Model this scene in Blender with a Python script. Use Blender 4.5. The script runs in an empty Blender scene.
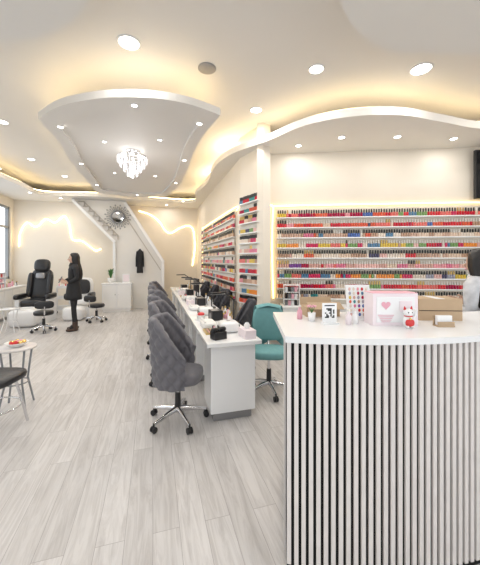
import bpy, math, random
from mathutils import Vector, Matrix
from mathutils.geometry import tessellate_polygon
random.seed(7)
R=math.radians
# ------------------------------------------------------------------ survey frame -> room frame (metres)
TH=R(16.2); CT,ST=math.cos(TH),math.sin(TH)
def P(x,y): return (CT*x+ST*y, -ST*x+CT*y)
# ------------------------------------------------------------------ materials
def mat(name,col,rough=.5,metal=0,emit=0,ecol=None,noise=0,nscale=8,bump=0,alpha=1,trans=0,coat=0,sheen=0):
    m=bpy.data.materials.new(name); m.use_nodes=True
    nt=m.node_tree; b=nt.nodes['Principled BSDF']
    c=(col[0],col[1],col[2],1)
    b.inputs['Base Color'].default_value=c
    b.inputs['Roughness'].default_value=rough
    b.inputs['Metallic'].default_value=metal
    if coat: b.inputs['Coat Weight'].default_value=coat
    if sheen: b.inputs['Sheen Weight'].default_value=sheen
    if trans: b.inputs['Transmission Weight'].default_value=trans
    if emit:
        b.inputs['Emission Color'].default_value=(*(ecol or col),1)
        b.inputs['Emission Strength'].default_value=emit
    if noise or bump:
        tc=nt.nodes.new('ShaderNodeTexCoord'); n=nt.nodes.new('ShaderNodeTexNoise')
        n.inputs['Scale'].default_value=nscale; n.inputs['Detail'].default_value=4
        nt.links.new(tc.outputs['Object'],n.inputs['Vector'])
        if noise:
            mx=nt.nodes.new('ShaderNodeMix'); mx.data_type='RGBA'
            mx.inputs[6].default_value=tuple(k*(1-noise) for k in col)+(1,)
            mx.inputs[7].default_value=tuple(min(1,k*(1+noise)) for k in col)+(1,)
            nt.links.new(n.outputs['Fac'],mx.inputs[0]); nt.links.new(mx.outputs[2],b.inputs['Base Color'])
        if bump:
            bp=nt.nodes.new('ShaderNodeBump'); bp.inputs['Strength'].default_value=bump; bp.inputs['Distance'].default_value=.01
            nt.links.new(n.outputs['Fac'],bp.inputs['Height']); nt.links.new(bp.outputs['Normal'],b.inputs['Normal'])
    return m
M={}
M['wall']=mat('cream_paint',(.80,.73,.625),.6,noise=.03,nscale=3)
M['ceil']=mat('ceiling_paint',(.75,.725,.69),.6,noise=.02,nscale=2)
M['soffit']=mat('soffit_paint',(.75,.725,.685),.6,noise=.02,nscale=2)
M['white']=mat('white_lacquer',(.86,.86,.86),.25,noise=.01)
M['whitep']=mat('white_paint',(.82,.81,.79),.5,noise=.02)
M['stair']=mat('stair_panel',(.76,.74,.70),.5,noise=.02)
M['stairline']=mat('stair_trim',(.50,.46,.41),.5,noise=.02)
M['black']=mat('black_plastic',(.015,.015,.017),.4,noise=.1)
M['leather']=mat('black_leather',(.018,.018,.02),.35,noise=.2,nscale=30,bump=.2)
M['chrome']=mat('chrome',(.75,.75,.77),.15,1)
M['velvet']=mat('grey_velvet',(.14,.135,.15),.75,noise=.2,nscale=25,sheen=.2)
M['darkvelvet']=mat('charcoal_fabric',(.06,.06,.07),.8,noise=.2,nscale=25)
M['teal']=mat('teal_fabric',(.16,.36,.37),.8,noise=.15,nscale=20)
M['led']=mat('warm_led',(1,.8,.5),.5,emit=9.5,ecol=(1,.78,.43))
M['neon']=mat('neon_led',(1,.8,.5),.5,emit=11,ecol=(1,.76,.38))
M['ledy']=mat('yellow_led',(1,.8,.4),.5,emit=6,ecol=(1,.70,.24))
M['lens']=mat('lamp_lens',(1,1,1),.5,emit=14,ecol=(1,.98,.95))
M['crystal']=mat('crystal',(.85,.85,.9),.05,emit=.35,ecol=(1,.98,.95))
M['slat']=mat('pale_oak_slat',(.76,.71,.68),.5,noise=.08,nscale=14)
M['felt']=mat('black_felt',(.006,.006,.006),.95,noise=.1)
M['card']=mat('cardboard',(.50,.36,.23),.8,noise=.06,nscale=20)
M['pink']=mat('pink_card',(.80,.40,.48),.5,noise=.03)
M['lpink']=mat('pale_pink_card',(.86,.76,.79),.5,noise=.02)
M['red']=mat('red_lacquer',(.65,.04,.04),.35,noise=.05)
M['gold']=mat('gold',(.85,.6,.22),.25,1)
M['green']=mat('leaf_green',(.06,.20,.05),.5,noise=.3,nscale=20)
M['frame']=mat('grey_frame',(.25,.26,.27),.4,noise=.05)
M['screen']=mat('dark_screen',(.01,.01,.012),.12,noise=.05)
M['mirror']=mat('mirror_glass',(.8,.82,.84),.03,1)
M['grille']=mat('speaker_grille',(.34,.32,.30),.7,noise=.2,nscale=150)
M['skin']=mat('skin',(.62,.40,.30),.5,noise=.05)
M['hair']=mat('black_hair',(.012,.010,.010),.4,noise=.3,nscale=60)
M['coat']=mat('black_coat',(.016,.016,.018),.75,noise=.2,nscale=30)
M['tunic']=mat('pale_grey_tunic',(.60,.60,.62),.75,noise=.35,nscale=22)
M['boot']=mat('brown_boot',(.06,.035,.025),.5,noise=.1)
M['white2']=mat('white_trim',(.8,.8,.8),.4,noise=.01)
M['grey']=mat('grey_metal',(.3,.3,.31),.35,.6)
M['acrylic']=mat('acrylic',(.80,.80,.78),.1,noise=.01)
def floor_mat():
    m=bpy.data.materials.new('grey_oak_planks'); m.use_nodes=True; nt=m.node_tree; b=nt.nodes['Principled BSDF']
    L=nt.links.new; N=nt.nodes.new
    tc=N('ShaderNodeTexCoord'); mp=N('ShaderNodeMapping'); mp.inputs['Rotation'].default_value=(0,0,R(90))
    L(tc.outputs['Object'],mp.inputs['Vector'])
    br=N('ShaderNodeTexBrick'); br.inputs['Scale'].default_value=1; br.inputs['Brick Width'].default_value=1.25
    br.inputs['Row Height'].default_value=.145; br.inputs['Mortar Size'].default_value=.0014; br.inputs['Mortar Smooth'].default_value=.3
    br.inputs['Bias'].default_value=0; br.offset=.37
    br.inputs['Color1'].default_value=(.535,.515,.50,1); br.inputs['Color2'].default_value=(.62,.60,.585,1); br.inputs['Mortar'].default_value=(.32,.30,.29,1)
    L(mp.outputs[0],br.inputs['Vector'])
    mp2=N('ShaderNodeMapping'); mp2.inputs['Scale'].default_value=(12,1.0,1); L(tc.outputs['Object'],mp2.inputs['Vector'])
    ad=N('ShaderNodeVectorMath'); ad.operation='ADD'; sc=N('ShaderNodeVectorMath'); sc.operation='SCALE'; sc.inputs['Scale'].default_value=60
    L(br.outputs['Color'],sc.inputs[0]); L(mp2.outputs[0],ad.inputs[0]); L(sc.outputs[0],ad.inputs[1])
    n1=N('ShaderNodeTexNoise'); n1.inputs['Scale'].default_value=1.5; n1.inputs['Detail'].default_value=8; n1.inputs['Distortion'].default_value=1.6; n1.inputs['Roughness'].default_value=.7
    L(ad.outputs[0],n1.inputs['Vector'])
    cr=N('ShaderNodeValToRGB'); cr.color_ramp.elements[0].position=.30; cr.color_ramp.elements[0].color=(.74,.72,.71,1)
    cr.color_ramp.elements[1].position=.58; cr.color_ramp.elements[1].color=(1.05,1.05,1.05,1)
    L(n1.outputs['Fac'],cr.inputs[0])
    mx=N('ShaderNodeMix'); mx.data_type='RGBA'; mx.blend_type='MULTIPLY'; mx.inputs[0].default_value=1
    L(br.outputs['Color'],mx.inputs[6]); L(cr.outputs[0],mx.inputs[7]); L(mx.outputs[2],b.inputs['Base Color'])
    b.inputs['Roughness'].default_value=.42
    return m
M['floor']=floor_mat()
# ------------------------------------------------------------------ mesh builder
class MB:
    def __init__(s): s.v=[];s.f=[];s.m=[];s.sm=[];s.mats=[]
    def mi(s,k):
        if k not in s.mats: s.mats.append(k)
        return s.mats.index(k)
    def add(s,vs,fs,k,smooth=False):
        o=len(s.v); s.v+= [tuple(v) for v in vs]; i=s.mi(k)
        for f in fs: s.f.append([o+a for a in f]); s.m.append(i); s.sm.append(smooth)
    def box(s,c,d,k,rz=0,rot=None,tx=1,ty=1):
        x,y,z=d[0]/2,d[1]/2,d[2]/2
        vs=[(-x,-y,-z),(x,-y,-z),(x,y,-z),(-x,y,-z),(-x*tx,-y*ty,z),(x*tx,-y*ty,z),(x*tx,y*ty,z),(-x*tx,y*ty,z)]
        Mx=rot if rot else Matrix.Rotation(rz,3,'Z')
        vs=[Mx@Vector(v)+Vector(c) for v in vs]
        s.add(vs,[(0,3,2,1),(4,5,6,7),(0,1,5,4),(1,2,6,5),(2,3,7,6),(3,0,4,7)],k)
    def ell(s,c,d,k,e=.5,nu=20,nv=12,rot=None):
        sp=lambda a,p:math.copysign(abs(a)**p,a)
        vs=[];fs=[]
        for j in range(nv+1):
            ph=-math.pi/2+math.pi*j/nv
            for i in range(nu):
                th=2*math.pi*i/nu
                v=Vector((sp(math.cos(ph),e)*sp(math.cos(th),e)*d[0]/2,sp(math.cos(ph),e)*sp(math.sin(th),e)*d[1]/2,sp(math.sin(ph),e)*d[2]/2))
                if rot: v=rot@v
                vs.append(v+Vector(c))
        for j in range(nv):
            for i in range(nu):
                a=j*nu+i;b=j*nu+(i+1)%nu
                fs.append((a,b,b+nu,a+nu))
        s.add(vs,fs,k,True)
    def cyl(s,p0,p1,r0,r1,k,n=16,smooth=True,caps=True):
        p0=Vector(p0);p1=Vector(p1);d=(p1-p0).normalized()
        a=d.orthogonal().normalized(); b=d.cross(a)
        vs=[];fs=[]
        for p,r in((p0,r0),(p1,r1)):
            for i in range(n):
                t=2*math.pi*i/n; vs.append(p+(a*math.cos(t)+b*math.sin(t))*r)
        for i in range(n): j=(i+1)%n; fs.append((i,j,j+n,i+n))
        s.add(vs,fs,k,smooth)
        if caps: s.add(vs,[tuple(range(n-1,-1,-1)),tuple(range(n,2*n))],k)
    def lathe(s,prof,c,k,n=24,smooth=True):
        vs=[];fs=[]
        for r,z in prof:
            for i in range(n):
                t=2*math.pi*i/n; vs.append((c[0]+r*math.cos(t),c[1]+r*math.sin(t),c[2]+z))
        for j in range(len(prof)-1):
            for i in range(n):
                a=j*n+i;b=j*n+(i+1)%n; fs.append((a,b,b+n,a+n))
        s.add(vs,fs,k,smooth)
    def tube(s,pts,r,k,n=8,closed=False):
        pts=[Vector(p) for p in pts]; m=len(pts); vs=[];fs=[]
        up=None
        for i,p in enumerate(pts):
            if closed: d=(pts[(i+1)%m]-pts[i-1]).normalized()
            else: d=(pts[min(i+1,m-1)]-pts[max(i-1,0)]).normalized()
            if up is None: up=d.orthogonal().normalized()
            up=(up-d*up.dot(d)).normalized(); b=d.cross(up)
            rr=r[i] if isinstance(r,(list,tuple)) else r
            for q in range(n):
                t=2*math.pi*q/n; vs.append(p+(up*math.cos(t)+b*math.sin(t))*rr)
        for i in range(m if closed else m-1):
            for q in range(n):
                a=i*n+q;b2=i*n+(q+1)%n; c=((i+1)%m)*n+q; d2=((i+1)%m)*n+(q+1)%n
                fs.append((a,b2,d2,c))
        s.add(vs,fs,k,True)
        if not closed: s.add(vs,[tuple(range(n-1,-1,-1)),tuple(range((m-1)*n,m*n))],k)
    def prism(s,poly,z0,z1,k,hole=None,kside=None):
        loops=[[Vector((a,b,0)) for a,b in poly]]
        if hole: loops.append([Vector((a,b,0)) for a,b in hole])
        tri=tessellate_polygon(loops); allp=[p for l in loops for p in l]; n=len(allp)
        vs=[(p.x,p.y,z0) for p in allp]+[(p.x,p.y,z1) for p in allp]
        fs=[tuple(t) for t in tri]+[tuple(n+a for a in reversed(t)) for t in tri]
        s.add(vs,fs,k)
        o=0; sf=[]
        for l in loops:
            m=len(l)
            for i in range(m):
                a=o+i;b=o+(i+1)%m; sf.append((a,b,b+n,a+n))
            o+=m
        s.add(vs,sf,kside or k)
    def vprism(s,poly,y0,y1,k):
        loops=[[Vector((a,b,0)) for a,b in poly]]; tri=tessellate_polygon(loops); n=len(poly)
        vs=[(a,y0,b) for a,b in poly]+[(a,y1,b) for a,b in poly]
        fs=[tuple(t) for t in tri]+[tuple(n+a for a in reversed(t)) for t in tri]+[(i,(i+1)%n,(i+1)%n+n,i+n) for i in range(n)]
        s.add(vs,fs,k)
    def mesh(s,name):
        me=bpy.data.meshes.new(name); me.from_pydata(s.v,[],s.f)
        for k in s.mats: me.materials.append(M[k])
        me.polygons.foreach_set('material_index',s.m); me.polygons.foreach_set('use_smooth',s.sm)
        me.update()
        import bmesh
        bm=bmesh.new(); bm.from_mesh(me); bmesh.ops.recalc_face_normals(bm,faces=bm.faces); bm.to_mesh(me); bm.free()
        return me
    def obj(s,name,loc=(0,0,0),rz=0,bevel=0,parent=None,me=None):
        me=me or s.mesh(name)
        return place(me,name,loc,rz,bevel,parent)
def place(me,name,loc=(0,0,0),rz=0,bevel=0,parent=None):
    o=bpy.data.objects.new(name,me); bpy.context.scene.collection.objects.link(o)
    o.location=loc; o.rotation_euler=(0,0,rz)
    if bevel:
        b=o.modifiers.new('bev','BEVEL'); b.width=bevel; b.segments=2; b.limit_method='ANGLE'; b.angle_limit=R(50)
    if parent: o.parent=parent
    return o
def smooth_path(pts,n=8,closed=False):
    out=[];m=len(pts); pts=[Vector(p) for p in pts]
    rng=range(m) if closed else range(m-1)
    g=(lambda i:pts[i%m]) if closed else (lambda i:pts[max(0,min(m-1,i))])
    for i in rng:
        p0,p1,p2,p3=g(i-1),g(i),g(i+1),g(i+2)
        for q in range(n):
            t=q/n
            out.append(.5*((2*p1)+(-p0+p2)*t+(2*p0-5*p1+4*p2-p3)*t*t+(-p0+3*p1-3*p2+p3)*t**3))
    if not closed: out.append(pts[-1])
    return out
# ------------------------------------------------------------------ room shell
ZS,ZC=3.3,3.65
b=MB(); b.prism([(-4.15,-1.65),(6.25,-1.65),(6.25,10.65),(-4.15,10.65)],-.1,0,'floor'); b.obj('floor')
b=MB(); b.prism([(-4.15,-1.65),(6.25,-1.65),(6.25,10.65),(-4.15,10.65)],ZC,ZC+.1,'ceil'); b.obj('ceiling')
def wall(name,A,B,k='wall',z0=0,z1=ZC,th=.14,base=True):
    A=Vector(A);B=Vector(B);L=(B-A).length; b=MB()
    b.box((L/2,th/2,(z0+z1)/2),(L,th,z1-z0),k)
    b.obj(name,(A.x,A.y,0),math.atan2(B.y-A.y,B.x-A.x))
    if base:
        b=MB(); b.box((L/2,-.008,.05),(L-.02,.016,.1),'whitep'); b.obj('baseboard_'+name[5:],(A.x,A.y,0),math.atan2(B.y-A.y,B.x-A.x))
wall('wall_back',(-4,10.5),(1.5,10.5))
wall('wall_right',(1.5,10.5),(1.48,5.09))
wall('wall_splay',(1.48,5.09),(1.66,4.41))
wall('wall_return',(1.66,4.41),(1.90,4.76),th=.1)
wall('wall_display',(1.90,4.76),(6.1,3.10))
wall('wall_right_near',(6.1,3.10),(6.1,-1.5))
def wall_open(name,A,B,opens):
    A=Vector(A);B=Vector(B);L=(B-A).length; b=MB(); th=.14; x=0
    for (x0,x1,z0,z1) in opens:
        b.box(((x+x0)/2,th/2,ZC/2),(x0-x,th,ZC),'wall')
        if z0>0: b.box(((x0+x1)/2,th/2,z0/2),(x1-x0,th,z0),'wall')
        b.box(((x0+x1)/2,th/2,(z1+ZC)/2),(x1-x0,th,ZC-z1),'wall'); x=x1
    b.box(((x+L)/2,th/2,ZC/2),(L-x,th,ZC),'wall')
    rz=math.atan2(B.y-A.y,B.x-A.x); b.obj(name,(A.x,A.y,0),rz)
    return rz
LW=[(2.5,6.0,.7,2.9),(7.5,11.8,.95,3.05)]  # first opening is out of view, added to let daylight in
rz=wall_open('wall_left',(-4,-1.5),(-4,10.5),LW)
for n,(x0,x1,z0,z1) in enumerate(LW):
    b=MB(); k='frame'
    for xx in (x0+.03,(x0*2+x1)/3,(x0+2*x1)/3,x1-.03): b.box((xx,.07,(z0+z1)/2),(.06,.08,z1-z0),k)
    for zz in (z0+.03,z1-.6,z1-.03): b.box(((x0+x1)/2,.07,zz),(x1-x0,.08,.06),k)
    b.obj('window_%d'%(n+1),(-4,-1.5,0),rz)
rz=wall_open('wall_front',(6.1,-1.5),(-4,-1.5),[(.6,4.6,.4,3.0),(5.2,9.6,.4,3.0)])
for n,(x0,x1,z0,z1) in enumerate([(.6,4.6,.4,3.0),(5.2,9.6,.4,3.0)]):
    b=MB()
    for xx in (x0+.03,(x0+x1)/2,x1-.03): b.box((xx,.07,(z0+z1)/2),(.06,.08,z1-z0),'frame')
    for zz in (z0+.03,z1-.03): b.box(((x0+x1)/2,.07,zz),(x1-x0,.08,.06),'frame')
    b.obj('window_%d'%(n+3),(6.1,-1.5,0),rz)
# soffit with wavy cove opening
holec=[(1.2,9.5),(1.12,8.2),(1.22,7.0),(1.15,5.7),(1.3,4.9),(1.66,4.25),(1.95,3.62),(2.4,3.22),(2.97,3.02),(3.6,3.02),(4.43,3.0),(5.1,2.5),(5.2,1.9),(4.4,1.55),(3.4,1.80),(2.6,1.98),(1.9,2.12),(1.3,1.85),(.9,1.3),(.3,.95),(-.15,1.3),(-.34,2.1),(-.7,2.65),(-1.3,2.95),(-2.2,3.0),(-3.0,3.3),(-3.2,4.5),(-3.0,5.8),(-3.2,7.2),(-3.05,8.6),(-2.9,9.5),(-1.5,9.3),(0,9.5)]
hole=[(p.x,p.y) for p in smooth_path([(a,c,0) for a,c in holec],5,True)]
b=MB(); outer=[(-4,-1.5),(6.1,-1.5),(6.1,3.10),(1.90,4.76),(1.66,4.41),(1.48,5.09),(1.5,10.5),(-4,10.5)]
b.prism(outer,ZS,ZS+.1,'soffit',hole=hole); b.obj('ceiling_soffit')
def offs(pts,d,closed=True):
    out=[];m=len(pts)
    for i in range(m):
        a=Vector(pts[i-1] if closed or i>0 else pts[i]);c=Vector(pts[(i+1)%m] if closed or i<m-1 else pts[i])
        t=(c-a).normalized(); n=Vector((-t.y,t.x)); out.append((pts[i][0]+n.x*d,pts[i][1]+n.y*d))
    return out
ho=offs(hole,.08)
b=MB()
strip=[(x,y,ZS+.125) for (x,y) in ho]
i0=[i for i,p in enumerate(holec) if p==(5.2,1.9)][0]*5; i1=[i for i,p in enumerate(holec) if p==(-3.0,3.3)][0]*5
path=strip[i1:]+strip[:i0]
b.tube(path,.014,'led',6); b.obj('cove_led_strip')
# floating ceiling island: bowed near edge, sharp near corners, long tapering sides
def seg(l,n=5): return [(p.x,p.y) for p in smooth_path([(a,c,0) for a,c in l],n)][:-1]
isl=seg([(-1.36,4.25),(-1.0,3.82),(-.5,3.50),(0,3.36),(.4,3.38),(.78,3.53)])+seg([(.78,3.53),(.68,4.2),(.64,5.0),(.64,6.0),(.58,7.2),(.35,8.5)])+seg([(.35,8.5),(-.5,8.75),(-1.4,8.5)])+seg([(-1.4,8.5),(-1.38,7.2),(-1.40,6.0),(-1.33,5.0),(-1.36,4.25)])
cx,cy=-.35,5.9
def sc_(a,c): return [(cx+(x-cx)*a,cy+(y-cy)*c) for x,y in isl]
b=MB(); b.prism(isl,3.24,3.325,'soffit',hole=sc_(.82,.87)); b.prism(sc_(.60,.76),3.30,ZC-.001,'ceil')
b.prism(sc_(.84,.89),3.28,3.31,'ceil')
b.obj('ceiling_island')
io=sc_(.90,.95)
b=MB(); b.tube([(x,y,3.342) for x,y in io],.013,'led',6,True); b.obj('island_led_strip')
# ------------------------------------------------------------------ downlights
DL=MB(); lamps=[]
par=bpy.data.objects.new('recessed_downlights',None); bpy.context.scene.collection.objects.link(par)
def down(u,v,z,r,w):
    DL.lathe([(r*1.25,0),(r*1.22,-.006),(r*1.02,-.008),(r,-.002)],(u,v,z),'white2',20)
    DL.lathe([(r,-.003),(0.0001,-.003)],(u,v,z),'lens',20)
    l=bpy.data.lights.new('downlight_lamp','AREA'); l.shape='DISK'; l.size=r*2; l.energy=w*.98; l.color=(1,.965,.925)
    o=bpy.data.objects.new('downlight_lamp',l); o.location=(u,v,z-.012); bpy.context.scene.collection.objects.link(o); o.parent=par
def px_list(z,items,w):
    for (x,y,r) in items:
        u,v=P(x,y); down(u,v,z,r,w)
px_list(ZC,[(-1.1,2.97,.095),(.86,3.38,.075),(2.04,3.38,.10),(.23,4.3,.075),(-.32,5.6,.07),(-3.7,4.67,.07),(-4.45,6.4,.06),(-.75,7.3,.06),(-4.5,7.7,.06)],8)
px_list(ZS,[(.92,4.72,.04),(1.49,4.4,.045),(2.3,4.38,.045),(3.17,4.45,.045),(-4.75,5.9,.04),(-5.6,8.0,.04),(-3.9,9.45,.04),(-2.4,9.8,.04),(-1.75,9.2,.04),(-5.2,8.7,.04)],4)
for u,v in [(-1.16,4.42),(.57,3.82),(-.2,3.57),(-1.24,6.0),(.53,5.3),(.50,6.9),(-1.24,7.6),(-.4,8.45)]: down(u,v,3.24,.032,3.5)
for u,v in [(-.7,4.9),(.1,4.6),(-.75,6.6),(.05,6.6)]: down(u,v,3.28,.028,2.5)
DL.obj('downlight_fittings',parent=par)
DL=MB()
for u,v in [(4.3,2.4),(.6,1.7)]: down(u,v,ZC,.08,8)
for u,v in [(-2.2,1.2),(-.8,.2),(1.8,.2),(3.8,.4)]: down(u,v,ZS,.06,8)
DL.obj('downlight_fittings_front',parent=par)
b=MB(); u,v=P(-.37,3.36); b.lathe([(.1,0),(.1,-.012),(.085,-.02),(.0001,-.02)],(u,v,ZC),'grille'); b.obj('ceiling_speaker')
# ------------------------------------------------------------------ polish display shelves
pal={'reds':[(.55,.02,.04),(.65,.04,.05),(.7,.12,.06),(.40,.01,.06),(.75,.18,.15)],
'pinks':[(.8,.35,.38),(.7,.2,.3),(.8,.5,.45),(.65,.38,.32)],
'nudes':[(.75,.58,.45),(.6,.40,.30),(.8,.70,.6),(.5,.32,.22)],
'cools':[(.08,.15,.4),(.2,.06,.3),(.05,.25,.25),(.35,.35,.42),(.07,.06,.12)],
'mix':[(.7,.5,.08),(.6,.04,.12),(.1,.22,.35),(.75,.65,.55),(.2,.35,.12),(.8,.3,.06)]}
for k,l in pal.items():
    for i,c in enumerate(l): M['pol_%s%d'%(k,i)]=mat('polish_%s_%d'%(k,i),c,.2,noise=.03)
M['capw']=mat('cap_white',(.78,.75,.70),.35,noise=.01); M['capb']=mat('cap_black',(.02,.02,.02),.3,noise=.05); M['capg']=mat('cap_gold',(.6,.42,.15),.3,.8)
rowspec=[('reds','capb'),('reds','capw'),('nudes','capb'),('mix','capw'),('nudes','capb'),('pinks','capw'),('mix','capb'),('reds','capw'),('nudes','capb'),('mix','capw')]
def display(nm,A,B,x0,x1,z0,z1,rows,glow='ledy',step=.040):
    A=Vector(A);B=Vector(B); rz=math.atan2(B.y-A.y,B.x-A.x)
    e=bpy.data.objects.new(nm,None); bpy.context.scene.collection.objects.link(e); e.location=(A.x,A.y,0); e.rotation_euler=(0,0,rz)
    s=MB(); pt=(z1-z0)/rows
    s.box(((x0+x1)/2,-.008,(z0+z1)/2),(x1-x0,.012,z1-z0),'wall')
    for r in range(rows):
        z=z0+pt*r
        s.box(((x0+x1)/2,-.05,z+.005),(x1-x0,.075,.010),'white')
        s.box(((x0+x1)/2,-.085,z+.010),(x1-x0,.004,.016),'acrylic')
    s.obj('shelf_rails',parent=e)
    g=MB()
    for r in range(rows):
        z=z0+pt*(rows-1-r)+.0105; ps,cap=rowspec[r%len(rowspec)]
        x=x0+.03; cur=random.randrange(len(pal[ps])); cnt=0
        while x<x1-.02:
            if cnt<=0:
                cur=random.randrange(len(pal[ps])); pp=ps; cnt=random.randint(1,5); cc=cap if random.random()<.85 else random.choice(['capw','capb','capg'])
                if random.random()<.25: pp=random.choice(list(pal)); cur=random.randrange(len(pal[pp]))
            cnt-=1; y=-.05; h=.066+random.uniform(-.004,.004); w=.0185
            kk='pol_%s%d'%(pp,cur)
            vs=[];
            for (q,zz) in ((w,0),(w,h),(.010,h+.008)):
                for i in range(6):
                    t=i*math.pi/3; vs.append((x+q*math.cos(t),y+q*math.sin(t),z+zz))
            fs=[(i,(i+1)%6,(i+1)%6+6,i+6) for i in range(6)]+[(i+6,(i+1)%6+6,(i+1)%6+12,i+12) for i in range(6)]
            g.add(vs,fs,kk)
            vs=[]
            for (q,zz) in ((.0125,h+.006),(.0105,h+.062)):
                for i in range(6):
                    t=i*math.pi/3; vs.append((x+q*math.cos(t),y+q*math.sin(t),z+zz))
            g.add(vs,[(i,(i+1)%6,(i+1)%6+6,i+6) for i in range(6)]+[(6,7,8,9,10,11)],cc)
            x+=step*random.uniform(.95,1.05)
    g.obj('nail_polish_bottles',parent=e)
    if glow:
        l=MB(); o=.05
        l.tube(smooth_path([(x0-o,-.015,z0),(x0-o-.02,-.015,(z0+z1)/2),(x0-o,-.015,z1),(x0+.05,-.015,z1+.05),((x0+x1)/2,-.015,z1+.06),(x1+.0,-.015,z1+.05),(x1+o,-.015,z1-.02)],8),.009,glow,6)
        l.obj('shelf_led_outline',parent=e)
    return e
display('nail_polish_display',(1.90,4.76),(6.1,3.10),.12,3.75,.85,2.36,9)
display('nail_polish_display.001',(1.5,10.5),(1.48,5.09),1.3,5.2,.75,2.42,10)
display('nail_polish_display.002',(1.48,5.09),(1.66,4.41),.06,.66,.6,2.6,12,glow=None)
# ------------------------------------------------------------------ back wall: stair, neon, mirror, coat
b=MB(); b.vprism([(-1.15,0),(-1.15,2.05),(-2.3,3.29),(-.8,3.29),(.33,1.5),(.33,0)],9.8,10.49,'stair')
def bar(b,p0,p1,th,y0,y1,k):
    d=Vector((p1[0]-p0[0],p1[1]-p0[1])).normalized(); n=Vector((-d.y,d.x))*th/2
    b.vprism([(p0[0]-n.x,p0[1]-n.y),(p1[0]-n.x,p1[1]-n.y),(p1[0]+n.x,p1[1]+n.y),(p0[0]+n.x,p0[1]+n.y)],y0,y1,k)
bar(b,(-.82,3.25),(.33,1.42),.09,9.72,9.81,'white'); bar(b,(-2.25,3.25),(-1.1,2.03),.08,9.72,9.81,'white')
bar(b,(-.98,3.1),(.24,1.18),.025,9.78,9.81,'stairline'); bar(b,(-1.95,3.22),(-1.02,2.25),.02,9.78,9.81,'stairline')
b.box((.30,9.76,.7),(.09,.09,1.4),'white'); b.box((-1.12,9.76,1.0),(.07,.09,2.0),'white')
for i in range(8):
    t=i/8; x=-2.12+1.05*t; z=3.2-1.10*t
    b.box((x+.10,9.77,z+.02),(.17,.06,.022),'stairline'); b.box((x+.185,9.77,z-.05),(.018,.06,.14),'stairline')
b.obj('staircase')
b=MB(); b.tube(smooth_path([(-3.85,10.47,1.9),(-3.82,10.47,2.3),(-3.65,10.47,2.62),(-3.4,10.47,2.5),(-3.15,10.47,2.75),(-2.9,10.47,2.65),(-2.65,10.47,2.86),(-2.5,10.47,2.6),(-2.42,10.47,2.15),(-2.15,10.47,2.1),(-1.95,10.47,1.95),(-1.75,10.47,1.8),(-1.6,10.47,1.85)],8),.0085,'neon',8); b.obj('wavy_neon_light')
b=MB(); b.tube(smooth_path([(-.45,10.47,3.12),(-.1,10.47,3.02),(.2,10.47,2.8),(.4,10.47,2.5),(.6,10.47,2.42),(.9,10.47,2.6),(1.2,10.47,2.68),(1.36,10.47,2.5),(1.4,10.47,1.9),(1.32,10.47,1.3)],8),.0085,'neon',8); b.obj('wavy_neon_light.001')
b=MB()
b.lathe([(.0001,0),(.13,0)],(0,0,.03),'mirror',28); b.lathe([(.13,.0),(.13,.035),(.155,.04),(.165,.02),(.165,0)],(0,0,.0),'frame',28)
for i in range(32):
    t=2*math.pi*i/32; r=.30 if i%2 else .25
    b.cyl((.15*math.cos(t),.15*math.sin(t),.012),(r*math.cos(t),r*math.sin(t),.012),.010,.004,'frame',6)
    b.ell((r*math.cos(t),r*math.sin(t),.012),(.035,.035,.02),'frame',1,8,6)
o=b.obj('sunburst_mirror',(-1.02,9.77,2.80)); o.rotation_euler=(R(90),0,0); o.scale=(1.2,1.2,1)
b=MB(); prof=[(.02,.0,.02),(.035,-.03,.03),(.075,-.07,.05),(.085,-.16,.06),(.08,-.4,.06),(.085,-.6,.07),(.09,-.74,.07)]
vs=[];fs=[];n=20
for j,(w,z,t) in enumerate(prof):
    for i in range(n):
        a=2*math.pi*i/n; k=1+.1*math.sin(5*a)*(j/6); vs.append((w*math.cos(a)*k,t*math.sin(a)*k,z))
for j in range(len(prof)-1):
    for i in range(n): fs.append((j*n+i,j*n+(i+1)%n,(j+1)*n+(i+1)%n,(j+1)*n+i))
b.add(vs,fs,'coat',True); b.add(vs,[tuple(range((len(prof)-1)*n,len(prof)*n))],'coat')
b.tube([(.07,0,-.08),(.095,-.01,-.3),(.10,-.02,-.55)],[.035,.03,.025],'coat'); b.tube([(-.07,0,-.08),(-.095,-.01,-.3),(-.10,-.02,-.55)],[.035,.03,.025],'coat')
b.cyl((0,.12,.02),(0,0,.02),.01,.01,'chrome')
b.obj('hanging_coat',(-.38,9.66,1.84))
b=MB(); b.box((0,0,.04),(.74,.34,.08),'whitep'); b.box((0,0,.44),(.78,.38,.72),'white'); b.box((0,0,.815),(.82,.42,.03),'white')
for s in (-1,1): b.box((s*.19,-.195,.44),(.36,.012,.66),'whitep'); b.cyl((s*.04,-.215,.5),(s*.04,-.2,.5),.012,.012,'chrome')
b.obj('white_cabinet',(-1.0,9.48,0),bevel=.006)
def plant(name,loc,sc=1):
    b=MB(); b.lathe([(.0001,0),(.06,0),(.085,.13),(.075,.13),(.07,.11),(.0001,.11)],(0,0,0),'whitep')
    for i in range(26):
        a=random.uniform(0,6.28); l=random.uniform(.14,.3); r=random.uniform(.05,.16)
        pts=smooth_path([(0,0,.1),(r*.4*math.cos(a),r*.4*math.sin(a),.1+l*.7),(r*math.cos(a),r*math.sin(a),.1+l)],4)
        w=.014; vs=[];fs=[]
        for j,p in enumerate(pts):
            ww=w*math.sin(math.pi*(j+.3)/(len(pts)))+.001; vs+= [(p.x-ww*math.sin(a),p.y+ww*math.cos(a),p.z),(p.x+ww*math.sin(a),p.y-ww*math.cos(a),p.z)]
        for j in range(len(pts)-1): fs.append((2*j,2*j+1,2*j+3,2*j+2))
        b.add(vs,fs,'green',True)
    o=b.obj(name,loc); o.scale=(sc,)*3
plant('potted_plant',(-1.18,9.48,.83),1.1)
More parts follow.
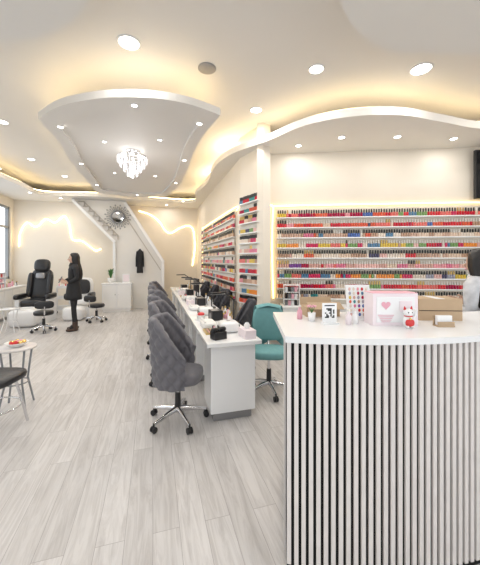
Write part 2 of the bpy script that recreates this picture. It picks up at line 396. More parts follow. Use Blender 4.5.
b=MB(); b.box((0,0,.13),(.2,.02,.26),'white'); b.box((0,-.012,.13),(.16,.004,.2),'lpink'); b.obj('price_sign',(-.76,9.48,.83))
# ------------------------------------------------------------------ chairs
def chairbase(b,h,r=.29,k='chrome'):
    for i in range(5):
        a=2*math.pi*i/5+.3; c,s=math.cos(a),math.sin(a)
        b.tube([(0,0,.12),(.12*c,.12*s,.105),(r*c,r*s,.075)],[.028,.024,.016],k,8)
        b.cyl((r*c,r*s,.085),(r*c,r*s,.05),.009,.009,'black',8)
        for q in (-1,1):
            cxx,cyy=r*c-s*.016*q,r*s+c*.016*q
            b.cyl((cxx-s*.009*q,cyy+c*.009*q,.028),(cxx+s*.009*q,cyy-c*.009*q,.028),.028,.028,'black',14)
    b.cyl((0,0,.1),(0,0,.27),.032,.028,'black'); b.cyl((0,0,.27),(0,0,h),.017,.017,'chrome')
    b.cyl((0,0,h-.03),(0,0,h),.05,.11,'black')
def tub(k,hb=.98,seat=.47,tuft=True,br=.29):
    b=MB(); chairbase(b,seat-.09,br)
    b.ell((.02,0,seat-.03),(.46,.43,.13),k,.55,28,12)
    NA=96;K=60; vs=[];fs=[]; amax=R(118)
    def H(a):
        t=abs(a)/amax
        return hb-(hb-seat-.17)*(max(0,(t-.42)/.58))**1.2
    for i in range(NA+1):
        a=-amax+2*amax*i/NA; h=H(a); zb=seat-.10
        for j in range(K):
            q=j/K
            if q<.42: f=q/.42; z=zb+(h-zb)*f; rr=.235+.045*f; side=1
            elif q<.5: f=(q-.42)/.08; z=h+.02*math.sin(f*math.pi); rr=.28-.055*f; side=0
            elif q<.92: f=1-(q-.5)/.42; z=zb+(h-zb)*f; rr=.18+.045*f; side=-1
            else: f=(q-.92)/.08; z=zb-.01*math.sin(f*math.pi); rr=.18+.055*f; side=0
            if tuft and side:
                rr+=side*.034*(abs(math.sin(a*6+z*22)*math.sin(a*6-z*22))**.4-.4)
            vs.append((-rr*math.cos(a),rr*math.sin(a),z))
    for i in range(NA):
        for j in range(K): fs.append((i*K+j,i*K+(j+1)%K,(i+1)*K+(j+1)%K,(i+1)*K+j))
    b.add(vs,fs,k,True); b.add(vs,[tuple(range(K)),tuple(range(NA*K,NA*K+K))],k)
    return b.mesh('tub_chair_'+k)
tubm=tub('velvet'); tubd=tub('darkvelvet',hb=.94,br=.24)
for i,(u,v,a) in enumerate([(.225,2.86,-18),(.21,3.85,-20),(.19,4.7,10),(.19,5.6,25),(.17,6.5,5),(.18,7.5,-15)]):
    place(tubm,'salon_chair' if i==0 else 'salon_chair.%03d'%i,(u,v,0),R(a)).scale=(.92,.92,.98)
for i,(u,v,a) in enumerate([(1.18,3.95,170),(1.18,5.4,190),(1.18,6.4,175),(1.18,7.5,180)]):
    place(tubd,'technician_chair' if i==0 else 'technician_chair.%03d'%i,(u,v,0),R(a)).scale=(.68,.7,1)
b=MB(); chairbase(b,.42,.25); b.ell((0,0,.46),(.42,.42,.1),'teal',.5,24,10)
b.tube([(-.13,0,.42),(-.22,0,.45),(-.24,0,.62)],.018,'chrome')
b.ell((-.22,0,.74),(.09,.40,.40),'teal',.5,24,14)
vs=[];fs=[];n=26;m=14
for j in range(m):
    t=j/(m-1)
    for i in range(n):
        s=i/(n-1); y=(s-.5)*(.30+.14*min(1,t*1.6))
        if t<.35: f=t/.35; x=-.16-.12*f; z=.955+.03*math.sin(f*math.pi)-.09*abs(s-.5)**1.5
        else: f=(t-.35)/.65; x=-.285-.02*math.sin(s*20)*f; z=.955-.46*f-.04*math.sin(s*7)*f-.09*abs(s-.5)**1.5
        vs.append((x,y,z))
for j in range(m-1):
    for i in range(n-1): fs.append((j*n+i,j*n+i+1,(j+1)*n+i+1,(j+1)*n+i))
b.add(vs,fs,'teal',True)
o=b.obj('teal_office_chair',(1.262,3.17,0),R(250)); o.scale=(.92,.92,1)
# ------------------------------------------------------------------ manicure desks
def desk():
    b=MB()
    L=1.44
    b.box((.475-.25,L/2,.73),(.52,L,.04),'white')
    for y in (.24,L-.24) :
        b.box((.225,y,.395),(.43,.36,.63),'white'); b.box((.225,y,.04),(.37,.3,.08),'grey')
        b.box((.445,y,.5),(.01,.3,.25),'whitep')
    b.box((.25,L/2,.45),(.03,L-.7,.5),'white')
    return b.mesh('desk')
dm=desk()
for i in range(4): place(dm,'manicure_desk' if i==0 else 'manicure_desk.%03d'%i,(.5,2.65+1.455*i,0),0,.012)
def dlamp():
    b=MB(); b.cyl((0,0,0),(0,0,.02),.07,.065,'black',24)
    b.tube([(0,0,.02),(0,.0,.3)],.009,'black'); b.tube([(0,0,.3),(-.16,0,.4)],.009,'black')
    b.ell((0,0,.3),(.03,.03,.03),'black',1,10,8)
    b.box((-.24,0,.395),(.2,.05,.02),'black'); b.box((-.24,0,.383),(.18,.036,.004),'capw'); return b.mesh('desk_lamp')
lm=dlamp()
for i,(u,v,a) in enumerate([(.88,3.28,30),(.88,4.62,20),(.88,5.47,-30),(.88,6.04,-20),(.88,7.33,10)]): place(lm,'desk_lamp' if i==0 else 'desk_lamp.%03d'%i,(u,v,.75),R(a))
def uv():
    b=MB(); b.ell((0,0,.055),(.2,.22,.11),'white',.45,24,12); b.box((-.09,0,.035),(.03,.15,.045),'black'); b.cyl((0,0,.108),(0,0,.114),.02,.02,'grille'); return b.mesh('uv_lamp')
um=uv()
for i,(u,v) in enumerate([(.765,3.07),(.70,4.1),(.66,5.4),(.70,6.95)]): place(um,'nail_curing_lamp' if i==0 else 'nail_curing_lamp.%03d'%i,(u,v,.75))
def towel():
    b=MB(); b.ell((0,0,.03),(.16,.3,.06),'whitep',.4,20,10); b.tube([(-.05,-.12,.065),(-.05,.12,.065)],.012,'whitep'); return b.mesh('towel')
tm=towel()
for i,(u,v) in enumerate([(.6,3.38),(.6,4.55),(.6,5.75),(.6,7.3)]): place(tm,'hand_towel' if i==0 else 'hand_towel.%03d'%i,(u,v,.75))
def dust():
    b=MB(); b.box((0,0,.06),(.14,.18,.12),'black'); b.box((-.02,0,.122),(.09,.14,.006),'grille'); b.cyl((-.072,0,.05),(-.069,0,.05),.04,.04,'grey',16); return b.mesh('dust')
dm2=dust()
for i,(u,v) in enumerate([(.76,3.72),(.76,4.98),(.76,6.5),(.76,7.75)]): place(dm2,'dust_extractor' if i==0 else 'dust_extractor.%03d'%i,(u,v,.75),R(5),.006)
def tissue():
    b=MB(); b.box((0,0,.04),(.11,.2,.08),'lpink'); b.lathe([(.02,0),(.035,.03),(.015,.06)],(0,0,.08),'white',12); return b.mesh('tissue')
ti=tissue()
for i,(u,v) in enumerate([(.885,2.80),(.6,5.05),(.6,6.6)]): place(ti,'tissue_box' if i==0 else 'tissue_box.%03d'%i,(u,v,.75),R(4))
def tray():
    b=MB(); b.box((0,0,.008),(.13,.22,.016),'capg')
    for i in range(6): b.cyl((-.04+i*.016,-.09,.02),(-.04+i*.016,.08,.02),.004,.003,['chrome','pink','black'][i%3],6)
    for i in range(4): b.cyl((.045,-.08+i*.05,.016),(.045,-.08+i*.05,.05),.014,.014,['red','white','pink','black'][i],10)
    return b.mesh('tray')
tr=tray()
for i,(u,v) in enumerate([(.575,3.08),(.6,6.25),(.6,7.7)]):
    place(tr,'tool_tray' if i==0 else 'tool_tray.%03d'%i,(u,v,.75),0)
def bottles(nm,pts,seed):
    random.seed(seed); b=MB()
    for (x,y) in pts:
        h=random.uniform(.06,.15); r=random.uniform(.016,.026); k=random.choice(['white','red','pink','black','capg','lpink','acrylic','card'])
        b.lathe([(.0001,0),(r,0),(r,h*.7),(r*.5,h*.8),(r*.5,h),(.0001,h)],(x,y,0),k,12); b.cyl((x,y,h),(x,y,h+.03),r*.55,r*.45,random.choice(['capb','capw','capg']),10)
    return b
for i in range(4):
    pts=[(random.uniform(-.02,.035)+0,j*.055) for j in range(9)]
    bottles('b',pts,i+3).obj('manicure_bottles' if i==0 else 'manicure_bottles.%03d'%i,(.90,[3.48,4.84,6.2,7.55][i],.75))
b=MB(); b.box((0,0,.035),(.13,.1,.07),'black')
for s in (-1,1):
    b.ell((s*.045,0,.085),(.08,.035,.05),'black',.8,12,8)
b.ell((0,0,.085),(.03,.035,.03),'black',1,10,8); b.obj('black_bow_box',(.60,2.80,.75),R(20),.004)
b=MB(); b.cyl((0,0,0),(0,0,.012),.08,.08,'white',24); b.cyl((0,0,.012),(0,0,.06),.05,.055,'whitep',20); b.ell((0,0,.07),(.09,.09,.05),'red',.9,14,8); b.obj('soaking_bowl',(.58,3.75,.75))
b=MB(); b.box((0,0,.006),(.14,.14,.012),'black'); b.tube([(0,0,.01),(0,0,.18)],.012,'black'); b.box((0,0,.27),(.03,.38,.25),'black'); b.box((-.016,0,.27),(.004,.35,.22),'screen'); b.obj('computer_monitor',(.80,5.76,.75),R(5))
# ------------------------------------------------------------------ reception counter
KC=.24
def fd(x): return 1.40+KC*(x-.66)**2
XL=.228
front=[(x,fd(x)) for x in [XL+(2.1-XL)*i/40 for i in range(41)]]
def poly(off,xl=0):
    f=[(x+ (xl*(1-i/40)),y-off) for i,(x,y) in enumerate(front)]
    bk=[(2.1,2.25),(1.6,2.12),(1.1,2.1),(.316-(.085 if xl else 0),2.1)]
    return [P(*p) for p in f+bk]
ce=bpy.data.objects.new('reception_counter',None); bpy.context.scene.collection.objects.link(ce)
b=MB(); b.prism(poly(-.016),0.0,1.103,'felt'); b.obj('carcass',parent=ce)
b=MB(); b.prism(poly(.012,xl=-.012),1.105,1.135,'white'); b.obj('countertop',parent=ce,bevel=.004)
b=MB()
acc=0; nxt=.010; pitch=.0345
for i in range(4000):
    x=XL+(2.1-XL)*i/4000; x2=XL+(2.1-XL)*(i+1)/4000
    acc+=math.hypot(x2-x,fd(x2)-fd(x))
    if acc>=nxt:
        nxt+=pitch; u,v=P(x,fd(x)+.010); sl=math.atan(2*KC*(x-.66))
        b.box((u,v,.568),(.0205,.014,1.07),'slat',rz=sl-TH)
for i in range(16):
    t=(i+.7)/17; x=XL+.088*t-.004; y=1.5+.6*t; u,v=P(x,y); b.box((u,v,.568),(.012,.0205,1.07),'slat',rz=-TH-math.atan(.093/.62))
b.obj('slats',parent=ce,bevel=.0015)
ZT=1.135
def on_counter(b,nm,x,y,rz=0,bevel=0,z=ZT):
    u,v=P(x,y); return b.obj(nm,(u,v,z),rz-TH,bevel)
b=MB(); b.box((0,0,.09),(.25,.12,.18),'lpink'); b.box((-.0,-.062,.09),(.21,.004,.14),'white')
vs=[];
for i in range(30):
    t=2*math.pi*i/30; vs.append((16*math.sin(t)**3*.0016-.055,-.066,.115+(13*math.cos(t)-5*math.cos(2*t)-2*math.cos(3*t)-math.cos(4*t))*.0016))
b.add(vs,[tuple(range(30))],'pink')
for i in range(5): b.box((-.055,-.066,.06-i*.009),(.09-.01*i,.003,.003),'pink')
b.box((.055,-.066,.11),(.07,.003,.06),'lpink'); b.box((.0,0,.181),(.25,.12,.003),'pink'); on_counter(b,'gift_box',.86,1.72,0,.003)
b=MB(); b.ell((0,0,.035),(.055,.045,.07),'white',.9,16,10); b.ell((0,-.004,.082),(.052,.042,.045),'white',.95,16,10)
for s in (-1,1):
    b.cyl((s*.016,0,.098),(s*.02,0,.117),.009,.001,'red',8); b.ell((s*.01,-.023,.085),(.007,.004,.008),'black',1,8,6); b.ell((s*.013,-.018,.008),(.018,.022,.016),'white',1,8,6)
b.tube([(.022,-.008,.05),(.034,-.012,.07),(.033,-.014,.1)],[.009,.008,.009],'white'); b.lathe([(.019,0),(.022,.003),(.019,.006)],(0,-.002,.061),'red',16); b.ell((0,-.024,.052),(.014,.01,.014),'gold',1,10,8)
b.ell((0,-.018,.03),(.05,.02,.04),'red',.8,10,8); on_counter(b,'lucky_cat_figurine',.905,1.615)
b=MB(); b.box((0,0,.065),(.25,.16,.13),'card'); b.box((0,0,.131),(.05,.161,.002),'whitep'); b.box((0,-.081,.06),(.25,.002,.004),'felt'); on_counter(b,'cardboard_box',1.21,1.88,R(-4),.002)
b=MB(); b.box((0,0,.03),(.22,.14,.06),'card'); b.box((0,-.10,.075),(.22,.08,.004),'card',rot=Matrix.Rotation(R(25),3,'X')); b.box((.0,.08,.08),(.22,.004,.06),'card',rot=Matrix.Rotation(R(-20),3,'X')); b.box((.03,0,.066),(.1,.08,.02),'white')
on_counter(b,'open_cardboard_box',.53,2.0,R(5))
b=MB(); rt=Matrix.Rotation(R(-12),3,'X')
def rp(x,y,z): return rt@Vector((x,y,z))
b.box(rp(0,0,.108),(.15,.008,.21),'white',rot=rt)
for r in range(7):
    for c in range(5):
        kk='pol_'+random.choice(['reds','pinks','nudes','mix','cools'])+str(random.randrange(4))
        b.ell(rp(-.052+c*.026,-.006,.03+r*.026),(.016,.004,.022),kk,1,8,6)
b.box((0,.035,.003),(.12,.08,.006),'white'); on_counter(b,'nail_colour_chart',.735,1.84)
b=MB(); b.box((0,0,.004),(.09,.05,.008),'white'); b.box((0,.006,.062),(.085,.006,.11),'white')
random.seed(3)
for r in range(7):
    for c in range(7):
        if random.random()<.55: b.box((-.024+c*.008,.0025,.036+r*.008),(.0075,.002,.0075),'black')
b.box((0,.0025,.103),(.06,.002,.006),'black'); on_counter(b,'qr_code_sign',.515,1.72,R(5))
b=MB(); b.box((0,0,.004),(.09,.05,.008),'card'); b.box((0,.02,.03),(.09,.006,.05),'card'); b.box((0,-.02,.016),(.09,.006,.024),'card'); b.box((0,0,.035),(.08,.02,.05),'white'); on_counter(b,'business_card_holder',1.12,1.65)
b=MB(); b.lathe([(.0001,0),(.02,0),(.024,.05),(.02,.05),(.0001,.045)],(0,0,0),'white',16)
for i in range(7):
    a=i*.9; b.tube([(0,0,.045),(.012*math.cos(a),.012*math.sin(a),.07),(.022*math.cos(a),.022*math.sin(a),.085)],.0015,'green',5); b.ell((.022*math.cos(a),.022*math.sin(a),.088),(.016,.016,.012),'pink',1,8,6)
on_counter(b,'flower_vase',.43,1.80)
for i,(x,y) in enumerate([(.615,1.70),(.66,1.72),(.37,1.86)]):
    b=MB(); b.lathe([(.0001,0),(.016,0),(.016,.05),(.007,.06),(.007,.075),(.0001,.075)],(0,0,0),['lpink','white','pink'][i],14); b.cyl((0,0,.075),(0,0,.085),.009,.009,'capw',10); b.tube([(0,0,.083),(0,-.02,.083)],.003,'capw',6)
    on_counter(b,'lotion_bottle' if i==0 else 'lotion_bottle.%03d'%i,x,y)
# ------------------------------------------------------------------ low storage along display wall
A=Vector((1.90,4.76)); ang=math.atan2(3.10-4.76,6.1-1.90)
b=MB(); b.box((2.0,-.2,.04),(3.5,.3,.08),'grey'); b.box((2.0,-.205,.41),(3.6,.36,.66),'white'); b.box((2.0,-.21,.755),(3.64,.38,.03),'whitep')
for i in range(8): b.box((.43+i*.45,-.389,.41),(.43,.01,.62),'whitep'); b.box((.6+i*.45,-.398,.6),(.02,.01,.1),'chrome')
b.obj('storage_cabinet',(A.x,A.y,0),ang,.004)
def onwall(b,nm,x,y,z): 
    d=Vector((math.cos(ang),math.sin(ang))); n=Vector((math.sin(ang),-math.cos(ang)))
    p=A+d*x+n*y; return b.obj(nm,(p.x,p.y,z),ang,.003)
b=MB()
for s in(-1,1): b.box((s*.12,0,.17),(.01,.16,.34),'white')
for z in (.005,.11,.22,.33): b.box((0,0,z),(.23,.16,.01),'white')
for z in (.01,.115,.225):
    for i in range(4): b.box((-.08+i*.05,0,z+.04),(.04,.1,.075),['grey','pink','white','black'][(i+int(z*30))%4])
onwall(b,'organiser_rack',.35,.27,.77)
# ------------------------------------------------------------------ wall tv
b=MB(); b.box((0,-.12,0),(1.3,.05,.76),'black'); b.box((0,-.147,0),(1.26,.004,.72),'screen'); b.box((0,-.05,0),(.3,.1,.2),'grey')
d=Vector((math.cos(ang),math.sin(ang))); p=A+d*3.84
b.obj('wall_television',(p.x,p.y,2.83),ang)
# ------------------------------------------------------------------ chandelier
b=MB(); b.lathe([(.0001,0),(.12,0),(.12,-.025),(.05,-.04),(.0001,-.04)],(0,0,0),'chrome')
for (r,z,n,h) in [(.23,-.10,22,3),(.19,-.17,18,3),(.135,-.24,14,3),(.08,-.31,9,3)]:
    b.tube([(r*math.cos(2*math.pi*i/28),r*math.sin(2*math.pi*i/28),z) for i in range(28)],.008,'chrome',6,True)
    for i in range(n):
        t=2*math.pi*i/n
        for j in range(h): b.ell((r*math.cos(t),r*math.sin(t),z-.022-.032*j),(.022,.022,.03),'crystal',1,6,5)
for i in range(8):
    t=2*math.pi*i/8
    b.tube([(.1*math.cos(t),.1*math.sin(t),-.03),(.23*math.cos(t),.23*math.sin(t),-.10),(.08*math.cos(t),.08*math.sin(t),-.31)],.005,'chrome',6)
    b.ell((.15*math.cos(t),.15*math.sin(t),-.09),(.035,.035,.05),'lens',1,10,8)
b.ell((0,0,-.41),(.05,.05,.07),'crystal',1,10,8); b.cyl((0,0,-.04),(0,0,-.39),.01,.01,'chrome')
b.obj('crystal_chandelier',(-.32,5.2,3.28))
l=bpy.data.lights.new('chandelier_bulb','POINT'); l.energy=8; l.shadow_soft_size=.12; l.color=(1,.96,.92)
o=bpy.data.objects.new('chandelier_bulb',l); o.location=(-.32,5.2,2.75); bpy.context.scene.collection.objects.link(o)
# ------------------------------------------------------------------ pedicure chair
def pedi():
    b=MB()
    b.box((0,.1,.13),(.66,.8,.26),'white',tx=.94,ty=.96); b.ell((0,-.42,.2),(.6,.5,.4),'white',.5,24,12)
    b.lathe([(.2,0),(.2,.04),(.17,.04),(.15,-.04),(.0001,-.04)],(0,-.42,.37),'whitep',24)
    b.ell((0,.08,.46),(.52,.56,.2),'leather',.45,24,12)
    rt=Matrix.Rotation(R(-14),3,'X')
    b.ell((0,.42,.88),(.5,.18,.8),'leather',.5,24,16,rot=rt); b.ell((0,.47,1.36),(.36,.17,.32),'leather',.6,20,12,rot=rt)
    for s in(-1,1):
        b.ell((s*.22,.33,.88),(.12,.16,.62),'leather',.6,16,10,rot=rt)
        b.ell((s*.33,.1,.62),(.12,.56,.13),'leather',.5,18,10); b.box((s*.33,.14,.42),(.09,.44,.32),'white')
    b.ell((0,.36,1.10),(.22,.08,.16),'grey',.6,16,10,rot=rt)
    return b.mesh('pedi')
pm=pedi(); place(pm,'pedicure_spa_chair',(-2.74,8.3,0),R(-4))
def stool(bk=.58):
    b=MB(); chairbase(b,.36,.22,'chrome'); b.lathe([(.0001,.35),(.17,.35),(.185,.37),(.185,.41),(.17,.43),(.0001,.435)],(0,0,0),'leather',28)
    b.tube([(0,.15,.37),(0,.23,.38),(0,.24,.55)],.014,'chrome'); b.ell((0,.22,bk),(.34,.06,.16),'leather',.6,20,10); return b.mesh('stool')
sm=stool(); place(sm,'rolling_stool',(-2.2,7.2,0),R(200)); place(sm,'rolling_stool.001',(-1.32,8.0,0),R(150))
b=MB(); b.box((0,.08,.14),(.62,.6,.28),'white',tx=.95); b.ell((0,.05,.42),(.48,.5,.18),'white',.5,22,10); b.ell((0,.3,.72),(.52,.14,.6),'whitep',.5,22,12)
for s in (-1,1): b.ell((s*.28,.05,.56),(.11,.5,.16),'leather',.5,16,8)
b.ell((0,.22,.78),(.4,.08,.4),'leather',.6,18,10); b.ell((0,-.4,.17),(.5,.4,.34),'white',.5,20,10)
b.obj('pedicure_armchair',(-1.85,8.75,0),R(-5))
b=MB()
for z in (.12,.42,.72): b.box((0,0,z),(.36,.28,.02),'white'); b.box((0,-.14,z+.03),(.36,.006,.06),'white'); b.box((0,.14,z+.03),(.36,.006,.06),'white')
for s in(-1,1):
    for q in(-1,1): b.cyl((s*.17,q*.13,.05),(s*.17,q*.13,.78),.01,.01,'white',8); b.cyl((s*.17-.008,q*.13,.025),(s*.17+.008,q*.13,.025),.025,.025,'black',12)
for i in range(4): b.cyl((-.12+i*.08,0,.73),(-.12+i*.08,0,.84),.02,.015,['pink','white','red','white'][i],10)
b.obj('salon_trolley',(-2.4,9.5,0),R(10))
# ------------------------------------------------------------------ left foreground furniture
def wire_table(nm,u,v,r,h,ktop,kleg,extra=True):
    b=MB(); b.lathe([(.0001,h-.02),(r,h-.02),(r*1.02,h-.01),(r,h),(.0001,h)],(0,0,0),ktop,32)
    for i in range(4):
        a=math.pi/4+i*math.pi/2; c,s=math.cos(a),math.sin(a)
        b.tube([(r*.85*c,r*.85*s,h-.02),(r*.6*c,r*.6*s,h*.45),(r*.95*c,r*.95*s,.011)],.010,kleg,8)
    b.tube([(r*.62*math.cos(t*.2618),r*.62*math.sin(t*.2618),h*.42) for t in range(24)],.007,kleg,6,True)
    return b.obj(nm,(u,v,0))
u,v=P(-2.27,3.05); wire_table('side_table',u,v,.17,.62,'slat','frame')
b=MB(); b.lathe([(.0001,0),(.05,0),(.1,.04),(.105,.045),(.095,.045),(.04,.01),(.0001,.01)],(0,0,0),'whitep',24)
for i in range(9):
    a=i*2.4; rr=.02*math.sqrt(i)+.005; b.ell((rr*math.cos(a),rr*math.sin(a),.045),(.042,.042,.04),random.choice(['red','pink','gold']),1,10,8)
b.obj('bowl_of_sweets',(u,v,.62))
b=MB(); h=.47
b.ell((0,0,h),(.42,.42,.09),'leather',.55,28,10)
for i in range(4):
    a=math.pi/4+i*math.pi/2; c,s=math.cos(a),math.sin(a); b.tube([(.15*c,.15*s,h-.03),(.2*c,.2*s,.25),(.25*c,.25*s,.013)],.012,'chrome',8)
b.tube([(.2*math.cos(t*.2618),.2*math.sin(t*.2618),.22) for t in range(24)],.008,'chrome',6,True)
for s in(-1,1): b.tube([(-.17,s*.16,h-.02),(-.25,s*.17,h+.2),(-.27,s*.15,h+.36)],.012,'chrome',8)
b.ell((-.27,0,h+.3),(.06,.38,.2),'leather',.6,20,10)
u,v=P(-2.14,2.6); b.obj('black_waiting_chair',(u,v,0),R(-15))
u,v=P(-4.75,6.2)
b=MB(); h=.5
b.lathe([(.0001,h-.02),(.18,h-.02),(.185,h),(.0001,h)],(0,0,0),'white',28)
for i in range(4):
    a=math.pi/4+i*math.pi/2; c,s=math.cos(a),math.sin(a); b.tube([(.14*c,.14*s,h-.02),(.1*c,.1*s,.25),(.18*c,.18*s,.011)],.01,'white',8)
b.tube([(.11*math.cos(t*.2618),.11*math.sin(t*.2618),.24) for t in range(24)],.007,'white',6,True)
b.obj('white_stool',(u,v,0))
b=MB(); b.box((0,0,.04),(.34,1.7,.08),'grey'); b.box((0,0,.42),(.4,1.8,.68),'white'); b.box((0,0,.775),(.44,1.84,.03),'whitep')
for i in range(4): b.box((.205,-.67+i*.45,.42),(.01,.42,.62),'whitep')
b.obj('side_cabinet',(-3.70,9.1,0),0,.004)
bottles('c',[(random.uniform(-.03,.03),-.0+j*.09) for j in range(9)],11).obj('product_bottles',(-3.66,9.15,.79))
b=MB()
for s in (-1,1): b.box((0,s*.28,.2),(.18,.012,.4),'white')
for z in (.006,.14,.27,.395): b.box((0,0,z),(.18,.56,.012),'white')
for z in (.012,.146,.276):
    for i in range(6): b.box((.02,-.22+i*.088,z+.045),(.08,.06,.09),['pink','lpink','white','red','lpink','pink'][(i+int(z*20))%6])
b.obj('product_display_rack',(-3.68,8.72,.79),0,.003)
# ------------------------------------------------------------------ people
def skin(name,verts,edges,rad,k,sub=2,root=0):
    me=bpy.data.meshes.new(name); me.from_pydata(verts,edges,[]); o=bpy.data.objects.new(name,me); bpy.context.scene.collection.objects.link(o)
    m=o.modifiers.new('skin','SKIN')
    for i,r in enumerate(rad):
        d=me.skin_vertices[0].data[i]; d.radius=(r,r) if not isinstance(r,tuple) else r; d.use_root=(i==root)
    m.use_smooth_shade=True
    s=o.modifiers.new('sub','SUBSURF'); s.levels=sub; s.render_levels=sub
    me.materials.append(M[k]); return o
def woman(name,loc,rz,cloth,phone,wristL,wristR):
    pe=bpy.data.objects.new(name,None); bpy.context.scene.collection.objects.link(pe)
    bv=[(0,0,.90),(0,0,1.02),(.005,0,1.16),(0,0,1.28),(-.005,0,1.37),(.005,0,1.44),
     (-.005,.15,1.345),(-.02,.20,1.12),wristL,
     (-.005,-.15,1.345),(-.03,-.20,1.12),wristR,
     (0,.085,.84),(.02,.09,.48),(0,.09,.10),
     (0,-.085,.84),(-.02,-.095,.48),(-.06,-.10,.10),(.1,.095,.045),(.04,-.115,.045)]
    be=[(0,1),(1,2),(2,3),(3,4),(4,5),(4,6),(6,7),(7,8),(4,9),(9,10),(10,11),(0,12),(12,13),(13,14),(0,15),(15,16),(16,17),(14,18),(17,19)]
    br=[.125,.105,.115,.12,.08,.05,.062,.046,.032,.062,.046,.032,.088,.055,.042,.088,.055,.042,.038,.038]
    body=skin('clothed_body',bv,be,br,cloth); body.parent=pe
    b=MB(); prof=[(.135,1.06),(.15,.95),(.165,.85),(.18,.74),(.19,.66),(.18,.66),(.15,.8)]
    vs=[];fs=[];n=28
    for j,(r,z) in enumerate(prof):
        for i in range(n):
            a=2*math.pi*i/n; vs.append((r*.85*math.cos(a),r*math.sin(a)*1.0,z))
    for j in range(len(prof)-1):
        for i in range(n): fs.append((j*n+i,j*n+(i+1)%n,(j+1)*n+(i+1)%n,(j+1)*n+i))
    b.add(vs,fs,cloth,True)
    b.lathe([(.075,1.36),(.085,1.40),(.07,1.44),(.055,1.43)],(0,0,0),cloth,20); b.obj('coat_skirt_and_collar',parent=pe)
    b=MB(); nu,nv=28,20; vs=[];fs=[]
    for j in range(nv+1):
        ph=-math.pi/2+math.pi*j/nv
        for i in range(nu):
            th=2*math.pi*i/nu; x=math.cos(ph)*math.cos(th);y=math.cos(ph)*math.sin(th);z=math.sin(ph)
            sx=.092*(1-.12*max(0,-z)); sy=.072*(1-.32*max(0,-z))
            px=x*sx+ (.018*max(0,-z) if x>0 else 0); pz=z*.112
            if x>.8 and abs(y)<.22 and -.45<z<.15: px+=.018*(1-abs(y)/.22)*(1-abs(z+.2)/.3 if abs(z+.2)<.3 else 0)
            vs.append((px,y*sy,1.53+pz))
    for j in range(nv):
        for i in range(nu): fs.append((j*nu+i,j*nu+(i+1)%nu,(j+1)*nu+(i+1)%nu,(j+1)*nu+i))
    b.add(vs,fs,'skin',True)
    b.cyl((.0,0,1.38),(.01,0,1.47),.048,.045,'skin')
    for s in(-1,1):
        b.ell((.083,s*.028,1.532),(.016,.024,.012),'white',1,10,6); b.ell((.09,s*.028,1.532),(.008,.010,.010),'black',1,8,6); b.ell((.088,s*.028,1.552),(.01,.034,.006),'hair',1,8,6)
        b.ell((.0,s*.072,1.525),(.035,.014,.055),'skin',1,10,8)
    b.ell((.095,0,1.475),(.014,.042,.014),'pink',1,10,6); b.ell((.107,0,1.508),(.024,.022,.024),'skin',1,10,8)
    b.obj('head',parent=pe)
    b=MB(); vs=[];fs=[]; n=32
    rows=[(.02,1.655),(.06,1.645),(.088,1.61),(.1,1.56),(.1,1.5),(.098,1.43),(.105,1.36),(.115,1.27),(.11,1.18),(.09,1.10),(.05,1.06)]
    for j,(r,z) in enumerate(rows):
        for i in range(n+1):
            a0=R(48) if j>2 else 0.0
            if j==2: a0=R(15)
            a=a0+(2*math.pi-2*a0)*i/n; rr=r*(1+.04*math.sin(9*a+j*.4)); sh=-.015-.012*max(0,j-4)
            fx=rr*math.cos(a)*1.02
            if j>5 and fx>.03: fx=.03+(fx-.03)*.3
            vs.append((fx+sh,rr*math.sin(a)*.92,z))
    for j in range(len(rows)-1):
        for i in range(n): fs.append((j*(n+1)+i,j*(n+1)+i+1,(j+1)*(n+1)+i+1,(j+1)*(n+1)+i))
    b.add(vs,fs,'hair',True); o=b.obj('long_hair',parent=pe); s=o.modifiers.new('sol','SOLIDIFY'); s.thickness=.018; s.offset=-1
    for s,w in((1,wristL),(-1,wristR)):
        W=Vector(w); dirv=Vector((.85,-.45*s,.25)).normalized(); side=Vector((0,0,1)); 
        hv=[W-dirv*.01,W+dirv*.04,W+dirv*.075]; he=[(0,1),(1,2)]; hr=[.022,(.028),(.026)]
        for f in range(4):
            off=side*(.024-.016*f); ln=[.07,.08,.074,.058][f]; cu=Vector((0,-s*.5,-.1))
            base=len(hv); k0=W+dirv*.08+off; k1=k0+dirv*ln*.45+cu*.01; k2=k1+(dirv+cu*1.2).normalized()*ln*.35; k3=k2+(dirv*.4+cu*2).normalized()*ln*.25
            hv+=[k0,k1,k2,k3]; he+=[(2,base),(base,base+1),(base+1,base+2),(base+2,base+3)]; hr+=[.009,.0085,.008,.007]
        base=len(hv); t0=W+dirv*.03+side*.028; t1=t0+(dirv*.6+side).normalized()*.03; t2=t1+dirv*.028
        hv+=[t0,t1,t2]; he+=[(1,base),(base,base+1),(base+1,base+2)]; hr+=[.011,.0095,.008]
        h=skin('hand',[tuple(x) for x in hv],he,hr,'skin',2); h.parent=pe
    if phone:
        b=MB(); b.box((.25,.01,1.09),(.008,.07,.14),'black',rot=Matrix.Rotation(R(-25),3,'Y')); b.obj('mobile_phone',parent=pe,bevel=.003)
    b=MB()
    for (x,y,a) in ((.05,.095,0),(-.01,-.11,0)):
        b.ell((x,y,.035),(.24,.085,.07),'boot',.7,18,10); b.cyl((x-.05,y,.03),(x-.05,y,.2),.046,.05,'boot',16)
    b.obj('boots',parent=pe)
    pe.location=loc; pe.rotation_euler=(0,0,rz)
    return pe
woman('woman_standing',(-1.62,7.13,0),R(205),'coat',True,(.14,.16,1.02),(.15,-.14,1.05))
u,v=P(1.97,2.47); woman('receptionist_woman',(u,v,0),R(120)-TH,'tunic',False,(.14,.16,1.16),(.15,-.14,1.16)).scale=(1,1,.965)
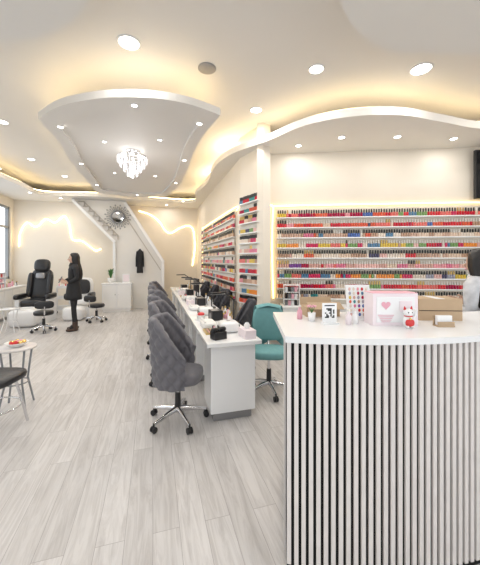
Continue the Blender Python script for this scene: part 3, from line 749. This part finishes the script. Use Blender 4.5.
# ------------------------------------------------------------------ world + camera
w=bpy.data.worlds.new('daylight'); bpy.context.scene.world=w; w.use_nodes=True
bg=w.node_tree.nodes['Background']; bg.inputs['Color'].default_value=(.88,.94,1,1); bg.inputs['Strength'].default_value=2.1
cam=bpy.data.cameras.new('camera'); co=bpy.data.objects.new('camera',cam); bpy.context.scene.collection.objects.link(co)
co.location=(0,0,1.5); co.rotation_euler=(R(90),0,-TH)
cam.sensor_fit='HORIZONTAL'; cam.sensor_width=36; cam.lens=22.5; cam.shift_y=-.047; cam.clip_start=.05
bpy.context.scene.camera=co
bpy.context.scene.view_settings.view_transform='Standard'
